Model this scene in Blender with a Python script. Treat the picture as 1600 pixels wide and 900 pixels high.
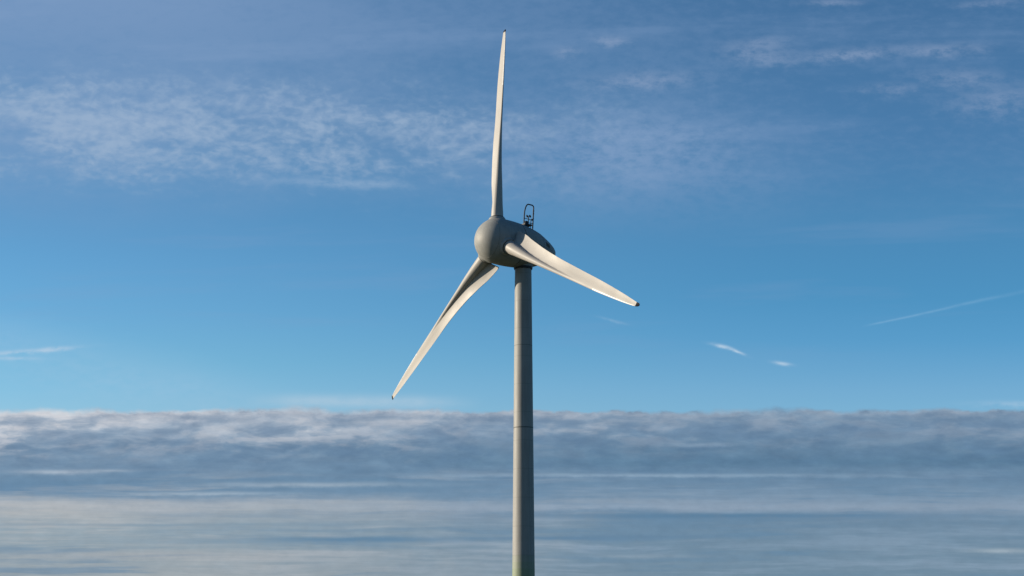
import bpy, bmesh, math
from mathutils import Vector, Matrix

# ------------------------------------------------------------------ scene, camera, sky, sun, exposure
scene = bpy.context.scene
for o in list(bpy.data.objects):
    bpy.data.objects.remove(o)
COL = scene.collection
R = math.radians

SUN_EL, SUN_AZ = 15.0, -80.5          # degrees; azimuth clockwise from +Y
EXPO = 0.72                           # exposed for the shaded tower
SKY = 0.10 * 2 ** -EXPO               # strength of the world background
SUN = 4.9

cam_data = bpy.data.cameras.new('camera')
cam = bpy.data.objects.new('camera', cam_data)
COL.objects.link(cam)
cam.location = (0, 0, 1.6)
cam.rotation_euler = (R(90 + 12.067), 0, 0)
cam_data.sensor_width = 36
cam_data.lens = 67.5
cam_data.clip_start = 0.1
cam_data.clip_end = 60000
scene.camera = cam

scene.view_settings.view_transform = 'Standard'
scene.view_settings.look = 'None'
scene.view_settings.exposure = EXPO
scene.view_settings.gamma = 1
scene.view_settings.use_curve_mapping = False

sl = bpy.data.lights.new('sun', 'SUN')
sl.energy = SUN
sl.angle = R(0.55)
sl.color = (1.0, 0.855, 0.67)
sun = bpy.data.objects.new('sun', sl)
COL.objects.link(sun)
sdir = Vector((math.sin(R(SUN_AZ)) * math.cos(R(SUN_EL)), math.cos(R(SUN_AZ)) * math.cos(R(SUN_EL)), math.sin(R(SUN_EL))))
sun.rotation_euler = sdir.to_track_quat('Z', 'Y').to_euler()
sun.location = sdir * 200


def lin(c):
    c /= 255.0
    return c / 12.92 if c <= 0.04045 else ((c + 0.055) / 1.055) ** 2.4


def srgb(r, g, b, k=1.0):
    return (lin(r) * k, lin(g) * k, lin(b) * k, 1.0)


class Nodes:
    """small expression helper over a node tree"""
    def __init__(self, tree):
        self.t = tree
        tree.nodes.clear()

    def new(self, kind, **kw):
        n = self.t.nodes.new(kind)
        for k, v in kw.items():
            setattr(n, k, v)
        return n

    def put(self, sock, v):
        if isinstance(v, E):
            v = v.s
        if hasattr(v, 'is_linked'):
            self.t.links.new(v, sock)
        else:
            sock.default_value = v

    def math(self, op, a, b=None, c=None, clamp=False):
        n = self.new('ShaderNodeMath', operation=op, use_clamp=clamp)
        for i, v in enumerate((a, b, c)):
            if v is not None:
                self.put(n.inputs[i], v)
        return E(self, n.outputs[0])

    def vec(self, x, y, z=0.0):
        n = self.new('ShaderNodeCombineXYZ')
        for i, v in enumerate((x, y, z)):
            self.put(n.inputs[i], v)
        return n.outputs[0]

    def noise(self, v, scale=1.0, detail=4.0, rough=0.5, distort=0.0, out='Fac'):
        n = self.new('ShaderNodeTexNoise')
        self.put(n.inputs['Vector'], v)
        n.inputs['Scale'].default_value = scale
        n.inputs['Detail'].default_value = detail
        n.inputs['Roughness'].default_value = rough
        n.inputs['Distortion'].default_value = distort
        s = n.outputs[0] if out == 'Fac' else n.outputs[1]
        return E(self, s) if out == 'Fac' else s

    def step(self, x, a, b, lo=0.0, hi=1.0):
        n = self.new('ShaderNodeMapRange', interpolation_type='SMOOTHSTEP')
        self.put(n.inputs[0], x)
        for i, v in ((1, a), (2, b), (3, lo), (4, hi)):
            self.put(n.inputs[i], v)
        return E(self, n.outputs[0])

    def ramp(self, x, stops, lo, hi):
        n = self.new('ShaderNodeValToRGB')
        f = (x - lo) * (1.0 / (hi - lo))
        self.put(n.inputs[0], f)
        cr = n.color_ramp
        stops = sorted(stops)
        while len(cr.elements) < len(stops):
            cr.elements.new(0.5)
        for e, (p, c) in zip(cr.elements, stops):
            e.position = (p - lo) / (hi - lo)
        for e, (p, c) in zip(cr.elements, stops):
            e.color = c if len(c) == 4 else (*c, 1)
        return n.outputs[0]

    def mix(self, f, a, b, blend='MIX'):
        n = self.new('ShaderNodeMix', data_type='RGBA', blend_type=blend)
        self.put(n.inputs[0], f)
        self.put(n.inputs[6], a)
        self.put(n.inputs[7], b)
        return n.outputs[2]


class E:
    def __init__(self, nt, s):
        self.n, self.s = nt, s

    def __add__(self, o): return self.n.math('ADD', self, o)
    __radd__ = __add__
    def __sub__(self, o): return self.n.math('SUBTRACT', self, o)
    def __rsub__(self, o): return self.n.math('SUBTRACT', o, self)
    def __mul__(self, o): return self.n.math('MULTIPLY', self, o)
    __rmul__ = __mul__
    def __truediv__(self, o): return self.n.math('DIVIDE', self, o)
    def sat(self): return self.n.math('ADD', self, 0.0, clamp=True)
    def max(self, o): return self.n.math('MAXIMUM', self, o)
    def min(self, o): return self.n.math('MINIMUM', self, o)
    def pow(self, o): return self.n.math('POWER', self, o)


def bump(nt, x, c, w):
    """bell of half width w about c"""
    d = (x - c) / w
    return nt.math('EXPONENT', d * d * -1.0)


def nt_w(nt, az):
    return 0.030 + nt.step(az, 11.0, 16.0) * 0.025


def build_world():
    w = bpy.data.worlds.new('World')
    scene.world = w
    w.use_nodes = True
    nt = Nodes(w.node_tree)
    out = nt.new('ShaderNodeOutputWorld')
    bg = nt.new('ShaderNodeBackground')
    bg.inputs[1].default_value = SKY
    nt.t.links.new(bg.outputs[0], out.inputs[0])
    sky = nt.new('ShaderNodeTexSky', sky_type='NISHITA')
    sky.sun_disc = False
    sky.sun_elevation = R(SUN_EL)
    sky.sun_rotation = R(SUN_AZ)
    sky.altitude = 0
    sky.air_density = 1.0
    sky.dust_density = 0.3
    sky.ozone_density = 2.0
    K = 1.0 / (SKY * 2 ** EXPO)

    # direction -> azimuth, elevation in degrees
    tc = nt.new('ShaderNodeTexCoord')
    sep = nt.new('ShaderNodeSeparateXYZ')
    nt.t.links.new(tc.outputs['Generated'], sep.inputs[0])
    dx, dy, dz = (E(nt, s) for s in sep.outputs)
    az = nt.math('ARCTAN2', dx, dy) * 57.29578
    # the cloud lines run straight across the north: height angle over the line's own foot
    flat = nt.math('SQRT', dx * dx + dy * dy)
    el = nt.math('ARCTANGENT', dz / dy.max(flat * 0.75)) * 57.29578

    # clear air: the Nishita sky, graded to the deep, slightly cyan blue of a clear winter evening
    tint = nt.mix(nt.step(az, -13.0, 14.0), nt.ramp(el, TINT_L, 0.0, 30.0), nt.ramp(el, TINT_R, 0.0, 30.0))
    clear = nt.mix(1.0, sky.outputs[0], tint, 'MULTIPLY')

    # shared noises ------------------------------------------------------------
    wob = nt.noise(nt.vec(az * 0.35, el * 0.6, 3.0), 1.0, 5, 0.6)            # slow wobble
    fine = nt.noise(nt.vec(az * 2.2, el * 4.5, 1.7), 1.0, 6, 0.62)
    col = clear

    # high thin veil: broad lavender haze, stronger to the left and overhead
    veil = nt.noise(nt.vec(az * 0.055 + el * 0.02, el * 0.19, 8.3), 1.0, 5, 0.55)
    vm = nt.step(veil, 0.42, 0.70) * nt.step(el, 12.5, 15.5) * nt.step(el, 40.0, 22.0)
    lefty = nt.step(az, 4.0, -13.0)
    strk = nt.noise(nt.vec(az * 0.10 + 5.0, el * 1.0 - az * 0.03, 61.0), 1.0, 4, 0.55)
    vm = nt.step(el, 13.0, 17.0) * nt.step(el, 40.0, 22.0) * (0.09 + nt.step(fine * 0.5 + veil * 0.5, 0.42, 0.62) * 0.10) + nt.step(strk, 0.50, 0.72) * nt.step(el, 9.0, 11.5) * nt.step(el, 30.0, 20.0) * 0.16 + vm * (lefty * 0.16 + 0.12) + nt.step(el, 18.4, 20.6) * nt.step(el, 30.0, 22.0) * nt.step(az, 1.0, -12.0) * 0.20
    vm = vm + bump(nt, az, 3.4, 4.4) * bump(nt, el, 16.2, 1.5) * nt.step(fine + wob * 0.6, 0.40, 0.95) * 0.50
    col = nt.mix(vm.sat(), col, srgb(132, 160, 198, K))

    # altocumulus field, drifting down to the right
    e2 = el + az * 0.030 + (wob - 0.5) * 1.9
    wx, wy = az + wob * 1.1, el + wob * 0.5
    cell = nt.noise(nt.vec(wx * 1.55, wy * 2.9 + az * 0.22, 5.1), 1.0, 3, 0.50, 0.10)
    cell2 = nt.noise(nt.vec(wx * 3.9, wy * 6.6 + az * 0.3, 9.7), 1.0, 2, 0.5, 0.0)
    big = nt.noise(nt.vec(az * 0.30, el * 0.8 + az * 0.08, 14.2), 1.0, 3, 0.5)
    fld = bump(nt, e2, 16.45, 1.75) * nt.step(az, 11.0, -1.0) * nt.step(az, -40.0, -22.0) * nt.step(big, 0.26, 0.60, 0.30, 1.0)
    fld = fld * nt.step(az, 1.0, -11.0, 0.66, 1.0)
    amt = nt.step(cell * 0.58 + cell2 * 0.42 + fld * 0.30, 0.52, 0.96)
    am = (amt * nt.step(fld, 0.02, 0.75) * 0.57 + fld * 0.19).sat()
    col = nt.mix(am, col, srgb(160, 182, 208, K))
    # its trailing lower edge
    tr = bump(nt, el + az * 0.030 + (wob - 0.5) * 0.25, 15.03, 0.13) * nt.step(az, -9.5, -5.0) * nt.step(az, -2.6, -4.2)
    col = nt.mix(tr * 0.34 * nt.step(fine, 0.2, 0.6), col, srgb(168, 190, 215, K))

    # wisps high on the right: (az, el, half width, half height, slope, amount)
    def wisp(c, a0, e0, wx, wy, slope, amount, colour, rag=0.5):
        u = az - a0
        v = el - e0 - u * slope + (wob - 0.5) * (wy * 2.2) + (fine - 0.5) * (wy * 1.6)
        m = bump(nt, u, 0.0, wx) * bump(nt, v, 0.0, wy) * nt.step(fine, 0.20, 0.20 + rag)
        return nt.mix((m * amount).sat(), c, colour)
    lav = srgb(150, 168, 198, K)
    for p in WISPS:
        col = wisp(col, *p, lav)
    pale = srgb(178, 204, 226, K)
    for p in SCRAPS:
        col = wisp(col, *p, pale, 0.42)

    # condensation trail
    u = az - 12.7
    v = el - 11.40 - u * 0.226 - (wob - 0.5) * 0.10
    tm = bump(nt, v, 0.0, nt_w(nt, az)) * nt.step(az, 10.4, 11.1) * nt.step(az, 16.5, 12.0, 0.25, 1.0) * nt.step(fine, 0.15, 0.65, 0.35, 1.0)
    col = nt.mix(tm * 0.24, col, srgb(160, 200, 230, K))

    # diagonal streak of old trail, lower left, and pale milk over the bank
    v = el - 10.45 + (az + 11.5) * 0.24 + (wob - 0.5) * 0.5
    v = v + (fine - 0.5) * 0.7 + (veil - 0.5) * 1.4
    tm = nt.step(v, 0.35, -0.9) * nt.step(v, -2.6, -0.6) * nt.step(az, -5.5, -10.0)
    col = nt.mix(tm * (fine * 0.30), col, srgb(176, 202, 226, K))
    v = el - 8.62 + az * 0.012
    tm = bump(nt, v, 0.0, 0.19) * nt.step(az, -8.4, -6.0) * nt.step(az, -0.6, -3.4) * nt.step(fine, 0.1, 0.7, 0.55, 1)
    col = nt.mix(tm * 0.72, col, srgb(172, 200, 220, K))

    # stratocumulus bank along the horizon ------------------------------------
    rough = nt.noise(nt.vec(az * 0.75, 2.2 + el * 0.8, 4.4), 1.0, 5, 0.62)
    slow = nt.noise(nt.vec(az * 0.22, 7.7, 1.4), 1.0, 2, 0.5)
    top = rough * 0.46 + slow * 0.24 + 8.10
    t_in = top - el                                              # degrees below the rim
    soft = nt.step(fine + (slow - 0.5), 0.2, 0.8, 0.05, 0.22)
    bank = nt.step(t_in / soft, -0.4, 1.0)
    left = nt.step(az + (wob - 0.5) * 12.0, 7.0, -14.0)
    cl = nt.ramp(el + (wob - 0.5) * 0.55, BANK_LEFT, 2.0, 10.0)
    cr = nt.ramp(el + (wob - 0.5) * 0.45, BANK_RIGHT, 2.0, 10.0)
    bcol = nt.mix(left, cr, cl)
    # puffs near the rim: stretched a little; lit from the left and above
    px, py = az * 0.50, el * 1.75
    puff = nt.noise(nt.vec(px + wob * 0.8, py, 11.0), 1.0, 5, 0.56, 0.15)
    puff_o = nt.noise(nt.vec(px + wob * 0.8 + 0.07, py - 0.20, 11.0), 1.0, 5, 0.56, 0.15)
    relief = (puff_o - puff) * -1.0
    rim = nt.step(t_in, 1.75, 0.35)
    patch = nt.noise(nt.vec(az * 0.16, el * 0.5, 17.0), 1.0, 3, 0.5)
    lit = nt.step(puff + relief * 0.6, 0.44, 0.70) * rim * nt.step(patch, 0.30, 0.62, 0.30, 1.0)
    bcol = nt.mix((lit * (left * 0.70 + 0.16)).sat(), bcol, srgb(212, 213, 218, K))
    dark = nt.step(puff + relief * 0.6, 0.52, 0.30) * nt.step(t_in, 2.6, 1.0)
    bcol = nt.mix(dark * 0.42, bcol, srgb(92, 124, 156, K))
    # bright lip
    lip = bump(nt, t_in, 0.08, 0.11) * nt.step(fine, 0.25, 0.75) * (left * 0.75 + 0.2)
    bcol = nt.mix((lip * 0.7).sat(), bcol, srgb(214, 214, 218, K))
    # long streaks below, thinner and longer towards the horizon
    wav = nt.noise(nt.vec(az * 0.13, el * 0.5, 31.0), 1.0, 3, 0.5)
    st = nt.noise(nt.vec(az * 0.15 + 3.0, el * 2.3 + wob * 0.5 + wav * 1.2, 2.6), 1.0, 6, 0.60)
    st2 = nt.noise(nt.vec(az * 0.32, el * 6.0 + az * 0.03 + wav * 2.0, 21.0), 1.0, 4, 0.55)
    st3 = nt.noise(nt.vec(az * 0.50, el * 11.0 + az * 0.05 + wav * 3.0, 41.0), 1.0, 4, 0.55)
    low = nt.step(el, 7.0, 5.9)
    sb = nt.step(st * 0.62 + st2 * 0.33 + st3 * 0.08, 0.50, 0.66) * low
    sd = nt.step(st * 0.62 + st2 * 0.33 + st3 * 0.08, 0.53, 0.40) * low
    warm = nt.mix(left, srgb(142, 164, 186, K), srgb(186, 188, 190, K))
    bcol = nt.mix(sb * nt.step(wav, 0.3, 0.6, 0.28, 0.60), bcol, warm)
    bcol = nt.mix(sd * nt.step(wav, 0.65, 0.35, 0.30, 0.60), bcol, srgb(98, 134, 164, K))
    # a few single bars
    for a0, e0, wx, wy, amount, c in BARS:
        v = el - e0 + (wob - 0.5) * 0.10 + (st2 - 0.5) * 0.06 + (fine - 0.5) * 0.06
        m = bump(nt, az, a0, wx) * bump(nt, v, 0.0, wy) * nt.step(fine, 0.1, 0.6, 0.55, 1.0)
        bcol = nt.mix((m * amount).sat(), bcol, srgb(*c, K))
    # broken texture through the whole deck, flatter with depth
    tex = nt.noise(nt.vec(az * 0.85 + wob * 1.5, el * 2.3 + wav, 51.0), 1.0, 5, 0.58)
    tcol = nt.ramp(tex, [(0.28, (0.84, 0.86, 0.89)), (0.5, (1.0, 1.0, 1.0)), (0.74, (1.20, 1.17, 1.13))], 0, 1)
    bcol = nt.mix(nt.step(el, 5.9, 6.9), bcol, nt.mix(1.0, bcol, tcol, 'MULTIPLY'))
    # fine mottling
    bcol = nt.mix(1.0, bcol, nt.ramp(fine, [(0.2, (0.93, 0.93, 0.93)), (0.8, (1.07, 1.07, 1.07))], 0, 1), 'MULTIPLY')
    col = nt.mix(bank, col, bcol)
    nt.put(bg.inputs[0], col)
    w.cycles.sampling_method = 'MANUAL'
    w.cycles.sample_map_resolution = 512


# elevation grading of the clear sky (multiplies the Nishita colour)
TINT_L = [(8.42, (1.028, 1.357, 1.516)), (9.08, (0.917, 1.345, 1.536)), (9.83, (0.809, 1.301, 1.506)), (11.34, (0.696, 1.21, 1.497)), (12.84, (0.642, 1.147, 1.455)), (14.35, (0.571, 1.06, 1.359)), (16.6, (0.547, 0.965, 1.239)), (19.76, (0.582, 0.959, 1.218))]
TINT_R = [(8.37, (0.88, 1.307, 1.598)), (9.02, (0.813, 1.26, 1.584)), (10.52, (0.53, 1.117, 1.504)), (11.77, (0.445, 1.046, 1.409)), (14.26, (0.464, 0.986, 1.303)), (16.5, (0.405, 0.862, 1.184)), (19.64, (0.374, 0.78, 1.075))]
# cloud scraps: azimuth, elevation, half width, half height (degrees), slope, amount
WISPS = [
    (10.51, 19.02, 1.34, 0.172, 0.07, 0.55),
    (13.3, 19.19, 1.24, 0.172, 0.0, 0.48),
    (7.67, 19.02, 1.05, 0.325, -0.03, 0.43),
    (13.73, 18.38, 1.24, 0.267, -0.05, 0.36),
    (14.73, 17.68, 1.34, 0.458, 0.03, 0.38),
    (11.62, 17.99, 0.86, 0.172, 0.03, 0.38),
    (3.11, 19.44, 0.48, 0.153, 0.0, 0.50),
    (1.76, 19.08, 0.42, 0.134, 0.0, 0.46),
    (3.99, 18.27, 1.62, 0.248, 0.06, 0.43),
    (9.98, 20.54, 0.86, 0.096, 0, 0.43),
    (14.7, 20.5, 0.86, 0.115, 0.05, 0.38),
    (7.78, 19.36, 0.86, 0.153, 0.05, 0.30),
]
SCRAPS = [
    (-14.34, 10.18, 1.15, 0.065, 0.085, 0.9),
    (-13.61, 10.24, 0.34, 0.069, 0.03, 0.75),
    (-14.78, 9.97, 0.67, 0.050, 0, 0.55),
    (6.32, 10.33, 0.27, 0.053, -0.22, 0.95),
    (6.76, 10.18, 0.25, 0.050, -0.42, 0.95),
    (8.14, 9.81, 0.25, 0.053, -0.15, 0.85),
    (3.07, 11.09, 0.34, 0.042, -0.25, 0.3),
    (14.89, 8.6, 1.15, 0.096, 0, 0.4),
]
BARS = [
    (6.26, 5.3, 6.30, 0.096, 1.0, (92, 128, 158)),
    (-4.55, 4.6, 3.25, 0.096, 1.0, (100, 134, 162)),
    (1.52, 4.64, 2.29, 0.067, 1.0, (100, 132, 160)),
    (3.82, 6.49, 6.30, 0.057, 0.55, (152, 176, 198)),
    (-6.09, 6.22, 2.86, 0.076, 0.5, (176, 190, 202)),
    (-12.21, 5.6, 4.97, 0.134, 0.5, (182, 186, 190)),
    (3.81, 5.56, 7.64, 0.096, 0.5, (150, 168, 188)),
    (-10.32, 4.13, 4.77, 0.134, 0.4, (178, 178, 180)),
    (14.22, 4.27, 0.95, 0.067, 0.8, (160, 176, 188)),
    (-8.9, 5.96, 2.29, 0.050, 0.6, (168, 186, 202)),
    (5.74, 7.4, 0.86, 0.057, 0.5, (150, 172, 194)),
    (-11.27, 5.04, 7.64, 0.048, 0.6, (122, 148, 168)),
    (-13.34, 6.6, 1.15, 0.067, 0.6, (178, 190, 204)),
    (-11.89, 6.64, 0.67, 0.048, 0.5, (170, 185, 200)),
    (3.8, 4.7, 1.72, 0.057, 0.5, (98, 130, 158)),
    (3.79, 4.12, 1.72, 0.067, 0.4, (148, 166, 182)),
    (-14.22, 6.13, 3.25, 0.172, 0.5, (98, 134, 166)),
    (-8.48, 4.53, 2.10, 0.057, 0.5, (122, 150, 172)),
    (4.0, 6.07, 2.10, 0.057, 0.35, (100, 134, 164)),
]

K_ = 1.0 / (SKY * 2 ** EXPO)
BANK_LEFT = [(e, srgb(*c, K_)) for e, c in (
    (3.5, (158, 167, 173)), (4.4, (147, 163, 174)), (4.9, (148, 165, 177)), (5.35, (164, 173, 180)), (5.65, (158, 170, 182)), (5.98, (112, 142, 169)),
    (6.35, (108, 139, 167)), (6.7, (114, 142, 169)), (7.3, (118, 144, 170)), (7.75, (150, 168, 188)), (8.4, (182, 190, 202)))]
BANK_RIGHT = [(e, srgb(*c, K_)) for e, c in (
    (3.5, (114, 140, 160)), (4.5, (113, 140, 162)), (5.15, (110, 138, 162)), (5.5, (134, 154, 175)), (5.9, (118, 145, 170)), (6.4, (104, 135, 163)),
    (6.9, (92, 126, 155)), (7.3, (100, 131, 159)), (7.9, (114, 141, 168)), (8.4, (122, 147, 172)))]
build_world()


# ------------------------------------------------------------------ materials
def paint(name, base, rough=0.42, dirt=0.10, scale=0.6, streak=True, spec=0.22):
    m = bpy.data.materials.new(name)
    m.use_nodes = True
    nt = Nodes(m.node_tree)
    out = nt.new('ShaderNodeOutputMaterial')
    b = nt.new('ShaderNodeBsdfPrincipled')
    nt.t.links.new(b.outputs[0], out.inputs[0])
    tc = nt.new('ShaderNodeTexCoord')
    p = tc.outputs['Object']
    n1 = nt.noise(p, scale, 5, 0.6)
    f = nt.step(n1, 0.3, 0.7)
    if streak:
        mp = nt.new('ShaderNodeMapping')
        mp.inputs['Scale'].default_value = (5.0, 5.0, 0.22)
        nt.put(mp.inputs[0], p)
        f = f * 0.5 + nt.step(nt.noise(mp.outputs[0], 1.0, 4, 0.6), 0.35, 0.7) * 0.5
    lo = tuple(c * (1 - dirt * 1.6) for c in base)
    hi = tuple(min(1, c * (1 + dirt * 0.6)) for c in base)
    c = nt.mix(f, (*lo, 1), (*hi, 1))
    nt.put(b.inputs['Base Color'], c)
    nt.put(b.inputs['Roughness'], nt.step(n1, 0.2, 0.8, rough - 0.06, rough + 0.08))
    b.inputs['Specular IOR Level'].default_value = spec
    return m, nt, b, p, c


def plain(name, base, rough=0.5, metal=0.0):
    m, nt, b, p, c = paint(name, base, rough, 0.12, 6.0, False)
    b.inputs['Metallic'].default_value = metal
    return m


M = {}
M['blade'] = paint('blade_gelcoat', (0.315, 0.305, 0.285), 0.52, 0.06, 0.5, True)[0]
M['shell'] = paint('shell_paint', (0.245, 0.252, 0.240), 0.55, 0.10, 0.9, True)[0]
M['white'] = plain('edge_strip_white', (0.52, 0.52, 0.51), 0.35)
M['dark'] = plain('gap_dark', (0.030, 0.032, 0.034), 0.6)  # near black for gaps; paints the shade in the blade root groove
M['steel'] = plain('galvanised_dark', (0.030, 0.036, 0.044), 0.6, 0.0)
M['joint'] = plain('joint_sealant', (0.115, 0.118, 0.110), 0.6)
M['tip'] = plain('receptor_metal', (0.035, 0.035, 0.04), 0.45, 0.6)

m, nt, b, p, c = paint('tower_paint', (0.258, 0.258, 0.243), 0.55, 0.12, 0.5, True)
# painted rings of green at the foot, each a shade paler than the one below
sp = nt.new('ShaderNodeSeparateXYZ')
nt.t.links.new(p, sp.inputs[0])
z = E(nt, sp.outputs[2])
# weld rings and a slightly different batch of paint on each section
wz = nt.math('FRACT', z * (1 / 2.42))
weld = bump(nt, wz, 0.5, 0.012)
c2 = nt.mix(weld * 0.30, c, (0.10, 0.105, 0.10, 1))
batch = nt.new('ShaderNodeTexWhiteNoise', noise_dimensions='1D')
nt.put(batch.inputs['W'], nt.math('FLOOR', z * (1 / 2.42) - 0.5))
c2 = nt.mix(E(nt, batch.outputs[0]) * 0.10, c2, (0.15, 0.155, 0.14, 1))
mp = nt.new('ShaderNodeMapping')
mp.inputs['Scale'].default_value = (6.0, 6.0, 0.10)
nt.put(mp.inputs[0], p)
run = nt.step(nt.noise(mp.outputs[0], 1.3, 5, 0.65), 0.52, 0.74)
c2 = nt.mix(run * 0.35, c2, (0.11, 0.112, 0.095, 1))
for h, f in ((13.3, 0.16), (12.75, 0.15), (12.2, 0.18), (11.6, 0.25), (9.5, 0.25), (7.4, 0.30), (5.3, 0.35), (3.2, 0.4)):
    c2 = nt.mix(nt.step(z, h + 0.02, h - 0.02) * f, c2, (0.10, 0.20, 0.045, 1))
nt.put(b.inputs['Base Color'], c2)
M['tower'] = m

g = bpy.data.materials.new('grass')
g.use_nodes = True
nt = Nodes(g.node_tree)
out = nt.new('ShaderNodeOutputMaterial')
b = nt.new('ShaderNodeBsdfPrincipled')
nt.t.links.new(b.outputs[0], out.inputs[0])
tc = nt.new('ShaderNodeTexCoord')
f = nt.noise(tc.outputs['Object'], 0.05, 8, 0.65)
nt.put(b.inputs['Base Color'], nt.mix(nt.step(f, 0.3, 0.7), (0.030, 0.045, 0.016, 1), (0.060, 0.075, 0.028, 1)))
b.inputs['Roughness'].default_value = 0.9
M['grass'] = g


# ------------------------------------------------------------------ mesh helpers
def finish(name, bm, mat, parent=None, smooth=True, loc=None, rot=None):
    me = bpy.data.meshes.new(name)
    bmesh.ops.recalc_face_normals(bm, faces=bm.faces)
    bm.to_mesh(me)
    bm.free()
    me.materials.append(mat)
    if smooth:
        for pl in me.polygons:
            pl.use_smooth = True
        me.set_sharp_from_angle(angle=R(38))
    o = bpy.data.objects.new(name, me)
    COL.objects.link(o)
    if parent:
        o.parent = parent
    if loc is not None:
        o.location = loc
    if rot is not None:
        o.rotation_euler = rot
    return o


def loft(bm, rings, cap0=True, cap1=True):
    vs = [[bm.verts.new(p) for p in r] for r in rings]
    n = len(vs[0])
    for a, b_ in zip(vs, vs[1:]):
        for i in range(n):
            bm.faces.new((a[i], a[(i + 1) % n], b_[(i + 1) % n], b_[i]))
    if cap0:
        bm.faces.new(vs[0][::-1])
    if cap1:
        bm.faces.new(vs[-1])


def revolve(bm, prof, n=96, axis='z', cap0=True, cap1=True):
    """prof: (distance along the axis, radius)"""
    rings = []
    for s, r in prof:
        ring = []
        for i in range(n):
            a = 2 * math.pi * i / n
            x, y = r * math.cos(a), r * math.sin(a)
            ring.append((x, y, s) if axis == 'z' else (x, s, y))
        rings.append(ring)
    loft(bm, rings, cap0, cap1)


def tube(bm, pts, r, n=10):
    pts = [Vector(p) for p in pts]
    rings = []
    for i, p in enumerate(pts):
        d = (pts[min(i + 1, len(pts) - 1)] - pts[max(i - 1, 0)]).normalized()
        up = Vector((0, 1, 0)) if abs(d.y) < 0.9 else Vector((1, 0, 0))
        s = d.cross(up).normalized()
        u = s.cross(d)
        rings.append([p + (s * math.cos(2 * math.pi * k / n) + u * math.sin(2 * math.pi * k / n)) * r for k in range(n)])
    loft(bm, rings)


def box(bm, c, d):
    r = bmesh.ops.create_cube(bm, size=1.0, matrix=Matrix.Translation(c) @ Matrix.Diagonal((*d, 1)))
    bmesh.ops.bevel(bm, geom=list({e for v in r['verts'] for e in v.link_edges}), offset=min(d) * 0.12, segments=2, affect='EDGES')


def interp(tab, x):
    if x <= tab[0][0]:
        return tab[0][1]
    for (a, va), (b_, vb) in zip(tab, tab[1:]):
        if x <= b_:
            t = (x - a) / (b_ - a)
            return va + (vb - va) * t
    return tab[-1][1]


def smooth_tab(tab, x):
    """monotone-ish cubic through a table"""
    n = len(tab)
    if x <= tab[0][0]:
        return tab[0][1]
    if x >= tab[-1][0]:
        return tab[-1][1]
    sl_ = [(tab[i + 1][1] - tab[i][1]) / (tab[i + 1][0] - tab[i][0]) for i in range(n - 1)]
    m_ = [sl_[0]] + [0 if sl_[i - 1] * sl_[i] <= 0 else 2 * sl_[i - 1] * sl_[i] / (sl_[i - 1] + sl_[i]) for i in range(1, n - 1)] + [sl_[-1]]
    for i in range(n - 1):
        if x <= tab[i + 1][0]:
            h = tab[i + 1][0] - tab[i][0]
            t = (x - tab[i][0]) / h
            return ((2 * t**3 - 3 * t**2 + 1) * tab[i][1] + (t**3 - 2 * t**2 + t) * h * m_[i]
                    + (-2 * t**3 + 3 * t**2) * tab[i + 1][1] + (t**3 - t**2) * h * m_[i + 1])


# ------------------------------------------------------------------ setting
bm = bmesh.new()
bmesh.ops.create_grid(bm, x_segments=40, y_segments=40, size=20000)
ground = finish('ground', bm, M['grass'])
ground['kind'] = 'structure'

# ------------------------------------------------------------------ wind turbine
YAW = 53.773        # rotor axis: degrees from the direction of the camera, turned to the left
TILT = 3.5
TH0 = -4.6617       # rotor position
HUB = Vector((-1.2868, 160.602, 40.062))
OVERHANG = 2.80     # hub to tower axis
n = Vector((-math.sin(R(YAW)) * math.cos(R(TILT)), -math.cos(R(YAW)) * math.cos(R(TILT)), math.sin(R(TILT))))   # upwind
BASE = HUB - n * OVERHANG
BASE.z = 0

turbine = bpy.data.objects.new('wind_turbine', None)
turbine.empty_display_size = 2
COL.objects.link(turbine)
turbine.location = BASE
turbine['label'] = 'pale grey three bladed wind turbine standing on a tapered tower against the blue sky'
turbine['category'] = 'wind turbine'

# tower: tapered tube
TOP_Z = 38.03
def tower_r(z):
    return 1.045 + (0.718 - 1.045) * z / TOP_Z
bm = bmesh.new()
joints = (15.2, 22.6, 31.0)
prof = [(0.0, tower_r(0))]
zz = 0.5
while zz < TOP_Z:
    prof.append((zz, tower_r(zz)))
    zz += 0.5
prof.append((TOP_Z, tower_r(TOP_Z)))
revolve(bm, prof, 128)
tower = finish('tower', bm, M['tower'], turbine)
for z_, hh, pr in ((24.1, 0.10, 0.006), (31.2, 0.04, 0.005)):
    bm = bmesh.new()
    r = tower_r(z_)
    revolve(bm, [(z_ - hh / 2, r - 0.02), (z_ - hh / 2, r + pr), (z_ + hh / 2, r + pr), (z_ + hh / 2, r - 0.02)], 128, cap0=False, cap1=False)
    finish('section_joint', bm, M['joint'], tower)
bm = bmesh.new()
r = tower_r(TOP_Z)
revolve(bm, [(TOP_Z - 0.10, r - 0.02), (TOP_Z - 0.10, r + 0.07), (TOP_Z + 0.02, r + 0.10), (TOP_Z + 0.10, r + 0.10), (TOP_Z + 0.10, 0.3)], 96, cap0=False, cap1=False)
finish('yaw_ring', bm, M['steel'], tower)
# door with frame at the foot of the tower, with steps
bm = bmesh.new()
box(bm, (0, -1.03, 1.75), (0.80, 0.12, 2.0))
door = finish('door', bm, M['tower'], tower, False, rot=(0, 0, R(-30)))
bm = bmesh.new()
box(bm, (0.28, -1.105, 1.75), (0.05, 0.04, 0.18))
finish('handle', bm, M['steel'], door, False)

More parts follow.
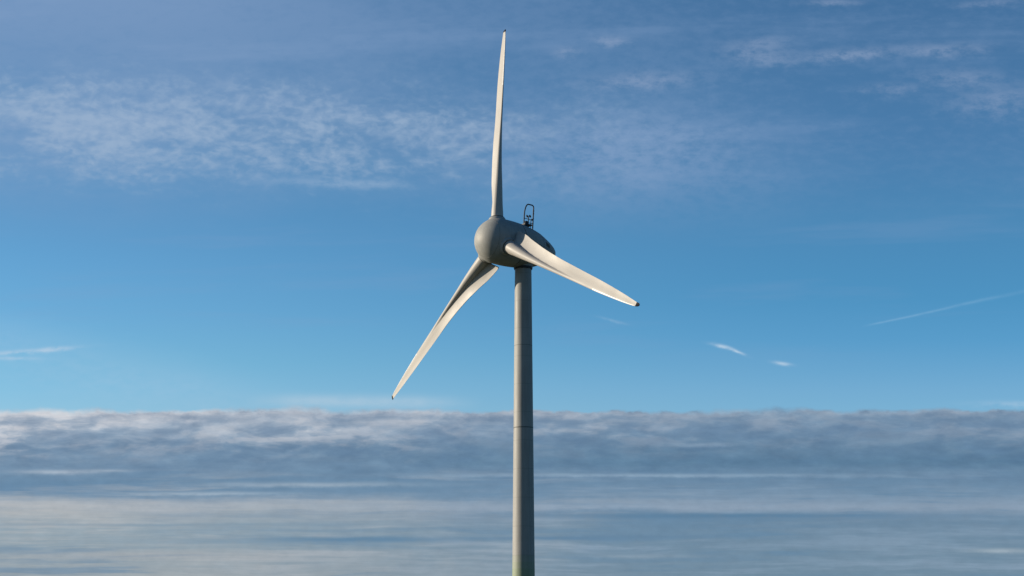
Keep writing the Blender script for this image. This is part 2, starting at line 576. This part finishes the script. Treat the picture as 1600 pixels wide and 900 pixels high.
# frame of the machine: +Y is downwind along the shaft, Z up across it
machine = Matrix.Identity(4)
yv = -n
xv = yv.cross(Vector((0, 0, 1))).normalized()
zv = xv.cross(yv)
machine = Matrix((( xv.x, yv.x, zv.x, 0), (xv.y, yv.y, zv.y, 0), (xv.z, yv.z, zv.z, 0), (0, 0, 0, 1)))
M_LOC = Matrix.Translation(HUB - BASE) @ machine


def place(o, mat=None):
    o.matrix_local = M_LOC if mat is None else M_LOC @ mat


SEAM = 1.75
EGG = [(-1.95, 0.0), (-1.93, 0.22), (-1.86, 0.56), (-1.72, 0.90), (-1.50, 1.24), (-1.2, 1.53), (-0.8, 1.77), (-0.3, 1.93), (0.2, 1.98), (0.8, 1.985),
       (1.4, 1.965), (2.0, 1.92), (2.6, 1.845), (3.2, 1.73), (3.8, 1.58), (4.3, 1.385), (4.8, 1.16), (5.25, 0.95), (5.65, 0.73), (5.93, 0.52), (6.12, 0.28), (6.2, 0.0)]

# spinner, turning with the blades
bm = bmesh.new()
prof = []
for i in range(0, 61):
    t = i / 60
    s = -1.95 + (SEAM - 0.035 + 1.95) * (1 - math.cos(t * math.pi / 2))
    if s < 0:
        rr = 1.98 * math.sqrt(max(0.0, 1 - (s / 1.95) ** 2))
    else:
        rr = smooth_tab(EGG, s)
    prof.append((s, max(rr, 0.002)))
prof.append((SEAM - 0.035, 1.80))
revolve(bm, prof, 128, 'y')
spinner = finish('spinner', bm, M['shell'], turbine)
place(spinner)

# nacelle behind it
bm = bmesh.new()
prof = [(SEAM + 0.03, 1.78)]
N = 70
for i in range(N + 1):
    t = i / N
    s = SEAM + 0.03 + (6.2 - SEAM - 0.03) * math.sin(t * math.pi / 2)
    prof.append((s, max(smooth_tab(EGG, s), 0.002)))
revolve(bm, prof, 128, 'y')
nacelle = finish('nacelle', bm, M['shell'], turbine)
place(nacelle)
bm = bmesh.new()
revolve(bm, [(SEAM - 0.06, 1.74), (SEAM - 0.06, 1.90), (SEAM + 0.06, 1.90), (SEAM + 0.06, 1.74)], 96, 'y')
o = finish('seam_gap', bm, M['dark'], nacelle)

bm = bmesh.new()
rr = smooth_tab(EGG, 3.95)
revolve(bm, [(3.935, rr - 0.05), (3.935, rr + 0.012), (3.965, rr + 0.004), (3.965, rr - 0.05)], 96, 'y')
finish('panel_joint', bm, M['joint'], nacelle)

def meridian(s0, s1, ang, off=0.0):
    out_ = []
    for i in range(33):
        s_ = s0 + (s1 - s0) * i / 32
        r_ = smooth_tab(EGG, s_) + off
        out_.append((r_ * math.cos(ang), s_, r_ * math.sin(ang)))
    return out_


bm = bmesh.new()
for a_ in (R(48), R(-48), R(132), R(228), R(0), R(180)):
    tube(bm, meridian(SEAM + 0.08, 5.3, a_), 0.014, 6)
finish('shell_joint', bm, M['joint'], nacelle)
# roof hatch and side vents
bm = bmesh.new()
for a0, a1, s0, s1 in ((R(68), R(112), 4.15, 4.75),):
    tube(bm, meridian(s0, s1, a0), 0.018, 6)
    tube(bm, meridian(s0, s1, a1), 0.018, 6)
    for s_ in (s0, s1):
        r_ = smooth_tab(EGG, s_)
        tube(bm, [(r_ * math.cos(a0 + (a1 - a0) * k / 12), s_, r_ * math.sin(a0 + (a1 - a0) * k / 12)) for k in range(13)], 0.018, 6)
finish('roof_hatch', bm, M['joint'], nacelle)
for a_ in (R(14), R(166)):
    bm = bmesh.new()
    for k in range(6):
        tube(bm, meridian(4.25, 4.85, a_ + R(3.0) * k - R(7.5), 0.004), 0.022, 6)
    finish('vent', bm, M['joint'], nacelle)
bm = bmesh.new()
r_ = smooth_tab(EGG, -0.9)
rr = 1.98 * math.sqrt(1 - (0.95 / 1.95) ** 2)
revolve(bm, [(-0.957, rr - 0.03), (-0.957, rr + 0.004), (-0.943, rr + 0.012), (-0.943, rr - 0.03)], 128, 'y', False, False)
finish('nose_joint', bm, M['joint'], spinner)

# pedestal between nacelle and tower
bm = bmesh.new()
rings = []
for z_, ra in ((0.0, 0.80), (0.2, 0.84), (0.45, 0.98), (0.9, 1.16)):
    rings.append([(ra * math.cos(2 * math.pi * k / 64), ra * math.sin(2 * math.pi * k / 64), z_) for k in range(64)])
loft(bm, rings)
finish('pedestal', bm, M['shell'], turbine, True, (0, 0, TOP_Z + 0.09))

# blade ------------------------------------------------------------------------------------
RT = 20.2
R0 = 2.12
BEND = 0.813
CHORD = [(2.12, 1.06), (2.17, 1.07), (2.19, 1.40), (2.22, 1.85), (2.26, 2.06), (2.4, 2.12), (3.2, 2.03), (4.2, 1.86), (5.4, 1.69), (6.8, 1.50), (9, 1.30), (11, 1.18), (13, 1.09), (15, 1.0), (17, 0.82), (18.5, 0.63), (19.5, 0.45), (20.2, 0.30)]
LEAD = [(2.12, 0.53), (4.5, 0.49), (7, 0.41), (11, 0.345), (15, 0.32), (17, 0.265), (18.5, 0.20), (19.5, 0.13), (20.2, 0.05)]
THICK = [(2.12, 1.06), (2.6, 1.02), (3.4, 0.90), (4.5, 0.76), (6, 0.58), (8, 0.42), (11, 0.27), (14, 0.19), (17, 0.13), (19, 0.085), (20.2, 0.04)]
TWIST = [(2.12, 39), (3.4, 33), (4.5, 27.5), (6, 19), (8, 13), (10, 9), (13, 5.5), (16, 3.0), (20.2, 1.0)]
ROUND = [(2.12, 1.0), (2.16, 1.0), (2.20, 0.0)]
HOOK = [(2.12, 0.14), (4.0, 0.12), (7.0, 0.085)]
SPAR = [(2.12, 1.0), (2.7, 1.0), (5.5, 0.0)]
VALLEY = [(2.12, 1.0), (7, 1.0), (9.5, 0.7), (11.3, 0.15), (12.4, 0.0)]


def smax(a, b_, k):
    h = max(k - abs(a - b_), 0.0) / k
    return max(a, b_) + h * h * k * 0.25


def section(r, npt=40):
    c, le, t = smooth_tab(CHORD, r), smooth_tab(LEAD, r), smooth_tab(THICK, r)
    tw, rd, va = R(smooth_tab(TWIST, r)), smooth_tab(ROUND, r), smooth_tab(VALLEY, r)
    pts = []
    for k in range(2 * npt):
        # k=0 trailing edge -> suction side -> leading edge -> pressure side
        a = math.pi * k / npt
        x = 0.5 + 0.5 * math.cos(a)             # 1 at TE, 0 at LE
        up = k <= npt
        th = 5 * (0.2969 * math.sqrt(x) - 0.126 * x - 0.3516 * x * x + 0.2843 * x**3 - 0.1036 * x**4)
        camber = 0.055 * c * (4 * x * (1 - x))
        hook = smooth_tab(HOOK, r) * c * va * max(0.0, (x - 0.35) / 0.65) ** 1.6     # rear edge curls into the wind
        q = x * c
        if up:
            y = -(th * t + camber + 0.005)
            w = smooth_tab(SPAR, r)
            tube_ = math.sqrt(max(0.0, (t / 2) ** 2 - (q - t / 2) ** 2))
            y = y + (-smax(tube_, 0.16 * t * (1 - x) ** 0.7 + 0.006, 0.12) * (0 if x < 1e-6 else 1) - y) * w + hook
        else:
            foil = th * t - camber + 0.004
            # round spar nose running into a thin flat rear panel
            tube_ = math.sqrt(max(0.0, (t / 2) ** 2 - (q - t / 2) ** 2))
            panel = -0.30 * t * math.sin(math.pi * min(1.0, max(0.0, x))) * 0.5 + 0.004
            spar = smax(tube_, panel, 0.10 + 0.28 * t)
            y = foil + (spar - foil) * va + hook
            if x > 0.999:
                y = 0.004 + hook
        cx, cy = le - x * c, y
        rx, ry = 0.53 * math.cos(math.pi - a), -0.53 * math.sin(a)
        px, py = cx + (rx - cx) * rd, cy + (ry - cy) * rd
        # twist: leading edge towards the wind
        qx = px * math.cos(tw) - py * math.sin(tw)
        qy = px * math.sin(tw) + py * math.cos(tw)
        bend = -BEND * (r / RT) ** 2
        lean = 0.62 * min(1.0, max(0.0, (-px - 0.5) / 1.1)) * min(1.0, max(0.0, (3.2 - r) / 0.9)) * (1 - rd)
        pts.append((qx, qy + bend, r - lean))
    return pts


def make_blade():
    bm = bmesh.new()
    rs = []
    r = R0 + 0.02
    while r < RT - 0.02:
        rs.append(r)
        r += 0.012 if r < 2.3 else 0.04 if r < 2.8 else 0.10 if r < 5 else (0.3 if r < 17.5 else 0.15)
    rs.append(RT - 0.16)
    rs = sorted(set(min(x, RT - 0.16) for x in rs))
    rings = [[(p[0], -p[1], p[2]) for p in section(r)] for r in rs]
    loft(bm, rings)
    bl = finish('blade', bm, M['blade'], turbine)
    # dark tip, hooked back a little
    bm = bmesh.new()
    rings = []
    for r, f in ((RT - 0.19, 1.04), (RT - 0.06, 0.98), (RT + 0.03, 0.8), (RT + 0.09, 0.4)):
        q = [(p[0], -p[1], r) for p in section(min(r, RT - 0.15))]
        c = sum((Vector(v) for v in q), Vector()) / len(q)
        rings.append([c + Vector(((v[0] - c.x) * f, (v[1] - c.y) * f * 2.2, 0)) + Vector((0, 0, r - c.z)) + Vector((-0.04 * (r - RT + 0.16) / 0.26, 0.10 * (r - RT + 0.16) / 0.26, 0)) for v in q])
    loft(bm, rings)
    finish('blade_tip', bm, M['tip'], bl)
    # thin white strip along the outer leading edge
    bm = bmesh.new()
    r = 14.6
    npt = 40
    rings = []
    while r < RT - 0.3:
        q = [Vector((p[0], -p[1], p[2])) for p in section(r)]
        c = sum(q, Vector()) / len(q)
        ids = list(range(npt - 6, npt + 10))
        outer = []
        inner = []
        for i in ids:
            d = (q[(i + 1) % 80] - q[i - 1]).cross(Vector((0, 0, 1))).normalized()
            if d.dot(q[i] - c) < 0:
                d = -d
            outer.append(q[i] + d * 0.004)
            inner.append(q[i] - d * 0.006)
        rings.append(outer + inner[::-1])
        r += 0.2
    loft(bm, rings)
    finish('edge_strip', bm, M['white'], bl)
    # collar where the blade bolts on
    bm = bmesh.new()
    revolve(bm, [(R0 + 0.005, 0.45), (R0 + 0.005, 0.60), (R0 + 0.03, 0.61), (R0 + 0.06, 0.565), (R0 + 0.08, 0.50)], 64, cap0=False, cap1=False)
    finish('root_collar', bm, M['shell'], bl)
    return bl


def children(o):
    return [c for c in bpy.data.objects if c.parent == o]


blade0 = make_blade()
# boss of the spinner under each blade, and a dark ring painting the shade of the gap between
bm = bmesh.new()
rings = []
ca, sa = -math.cos(R(39)), math.sin(R(39))          # direction of the trailing edge at the root
for z_, r1, r2, L in ((0.9, 0.98, 0.42, 0.64), (1.5, 0.90, 0.34, 0.64), (1.75, 0.82, 0.26, 0.65), (1.92, 0.75, 0.19, 0.66), (2.02, 0.71, 0.15, 0.66), (2.06, 0.67, 0.11, 0.66)):
    ph = math.acos((r1 - r2) / L)
    ring = []
    for i in range(48):
        a_ = ph + (2 * math.pi - 2 * ph) * i / 47
        ring.append((r1 * math.cos(a_), r1 * math.sin(a_)))
    for i in range(20):
        a_ = -ph + 2 * ph * (i + 0.5) / 20
        ring.append((L + r2 * math.cos(a_), r2 * math.sin(a_)))
    rings.append([(u_ * ca - v_ * sa, u_ * sa + v_ * ca, z_) for u_, v_ in ring])
loft(bm, rings)
boss0 = finish('blade_boss', bm, M['shell'], spinner)
bm = bmesh.new()
revolve(bm, [(2.05, 0.40), (2.05, 0.625), (2.135, 0.625), (2.135, 0.40)], 72, cap0=False, cap1=False)
gap0 = finish('root_gap', bm, M['dark'], spinner)

for k in range(3):
    th = R(TH0 + 120 * k)
    # blade frame: local z along the blade, local x to the leading edge, local y downwind
    # seen from upwind the rotor turns clockwise
    az_ = math.sin(th), math.cos(th)
    ax = Vector((az_[0], 0, az_[1]))                 # along the blade
    tx = Vector((az_[1], 0, -az_[0]))                # leading edge
    yx = Vector((0, 1, 0))
    rot = Matrix(((tx.x, yx.x, ax.x, 0), (tx.y, yx.y, ax.y, 0), (tx.z, yx.z, ax.z, 0), (0, 0, 0, 1)))
    if k == 0:
        bl, bo, se = blade0, boss0, gap0
    else:
        bl = blade0.copy()
        COL.objects.link(bl)
        bl.parent = turbine
        for ch in children(blade0):
            c = ch.copy()
            COL.objects.link(c)
            c.parent = bl
        bo, se = boss0.copy(), gap0.copy()
        for q in (bo, se):
            COL.objects.link(q)
            q.parent = spinner
    place(bl, rot)
    bo.matrix_local = rot
    se.matrix_local = rot

# weather mast on the nacelle roof: lightning hoop, wind gauge and vane
def roof(s):
    return smooth_tab(EGG, s)


mast = bpy.data.objects.new('weather_mast', None)
S0, S1 = 2.75, 3.72
bm = bmesh.new()
box(bm, (0, 3.08, roof(3.1) + 0.33), (0.55, 0.80, 0.12))
box(bm, (0.0, 2.85, roof(2.9) + 0.10), (0.34, 0.36, 0.30))
for s in (2.86, 3.36):
    for x in (-0.18, 0.18):
        tube(bm, [(x, s, roof(s) - 0.15), (x, s, roof(3.1) + 0.36)], 0.03)
mast = finish('weather_mast', bm, M['steel'], turbine, False)
place(mast)
top = roof(3.2) + 2.25
pts = [(0, S0, roof(S0) - 0.1), (0, S0, top - 1.05)]
for i in range(1, 6):
    a = math.pi / 2 * i / 6
    pts.append((0, S0 + 0.40 * (1 - math.cos(a)), top - 1.05 + 1.05 * math.sin(a)))
pts += [(0, S0 + 0.40, top), (0, S1 - 0.2, top)]
for i in range(1, 5):
    a = math.pi / 2 * i / 4
    pts.append((0, S1 - 0.2 + 0.2 * math.sin(a), top - 0.2 * (1 - math.cos(a))))
pts.append((0, S1, roof(S1) - 0.1))
bm = bmesh.new()
tube(bm, pts, 0.058)
for dz in (0.55, 0.8, 1.25):
    tube(bm, [(0, S1, top - dz), (0, S1, top - dz + 0.12)], 0.07)
for h in (0.30, 0.62):
    tube(bm, [(0, S0, roof(S0) + h + 0.2), (0, S1, roof(S0) + h + 0.2)], 0.03)
tube(bm, [(0, S0, roof(S0) + 0.2), (0.0, S0 - 0.42, roof(S0 - 0.42) - 0.05)], 0.05)
finish('lightning_hoop', bm, M['steel'], mast)
pz = roof(3.1) + 0.38
bm = bmesh.new()
box(bm, (0, 3.02, pz + 0.14), (0.30, 0.32, 0.28))
finish('sensor_box', bm, M['steel'], mast, False)
bm = bmesh.new()
tube(bm, [(0.0, 3.22, pz), (0.0, 3.22, pz + 0.72)], 0.045)
tube(bm, [(0, 3.04, pz + 0.78), (0, 3.40, pz + 0.78)], 0.02)
for s in (3.04, 3.40):
    bmesh.ops.create_uvsphere(bm, u_segments=12, v_segments=8, radius=0.085, matrix=Matrix.Translation((0, s, pz + 0.78)))
tube(bm, [(-0.17, 3.22, pz + 0.78), (0.17, 3.22, pz + 0.78)], 0.02)
for x in (-0.17, 0.17):
    bmesh.ops.create_uvsphere(bm, u_segments=12, v_segments=8, radius=0.085, matrix=Matrix.Translation((x, 3.22, pz + 0.78)))
finish('wind_gauge', bm, M['steel'], mast)
bm = bmesh.new()
tube(bm, [(0.1, 3.42, pz), (0.1, 3.42, pz + 0.48)], 0.035)
tube(bm, [(0.1, 3.22, pz + 0.48), (0.1, 3.55, pz + 0.48)], 0.018)
box(bm, (0.1, 3.55, pz + 0.50), (0.02, 0.20, 0.16))
finish('wind_vane', bm, M['steel'], mast, False)

bpy.context.view_layer.update()
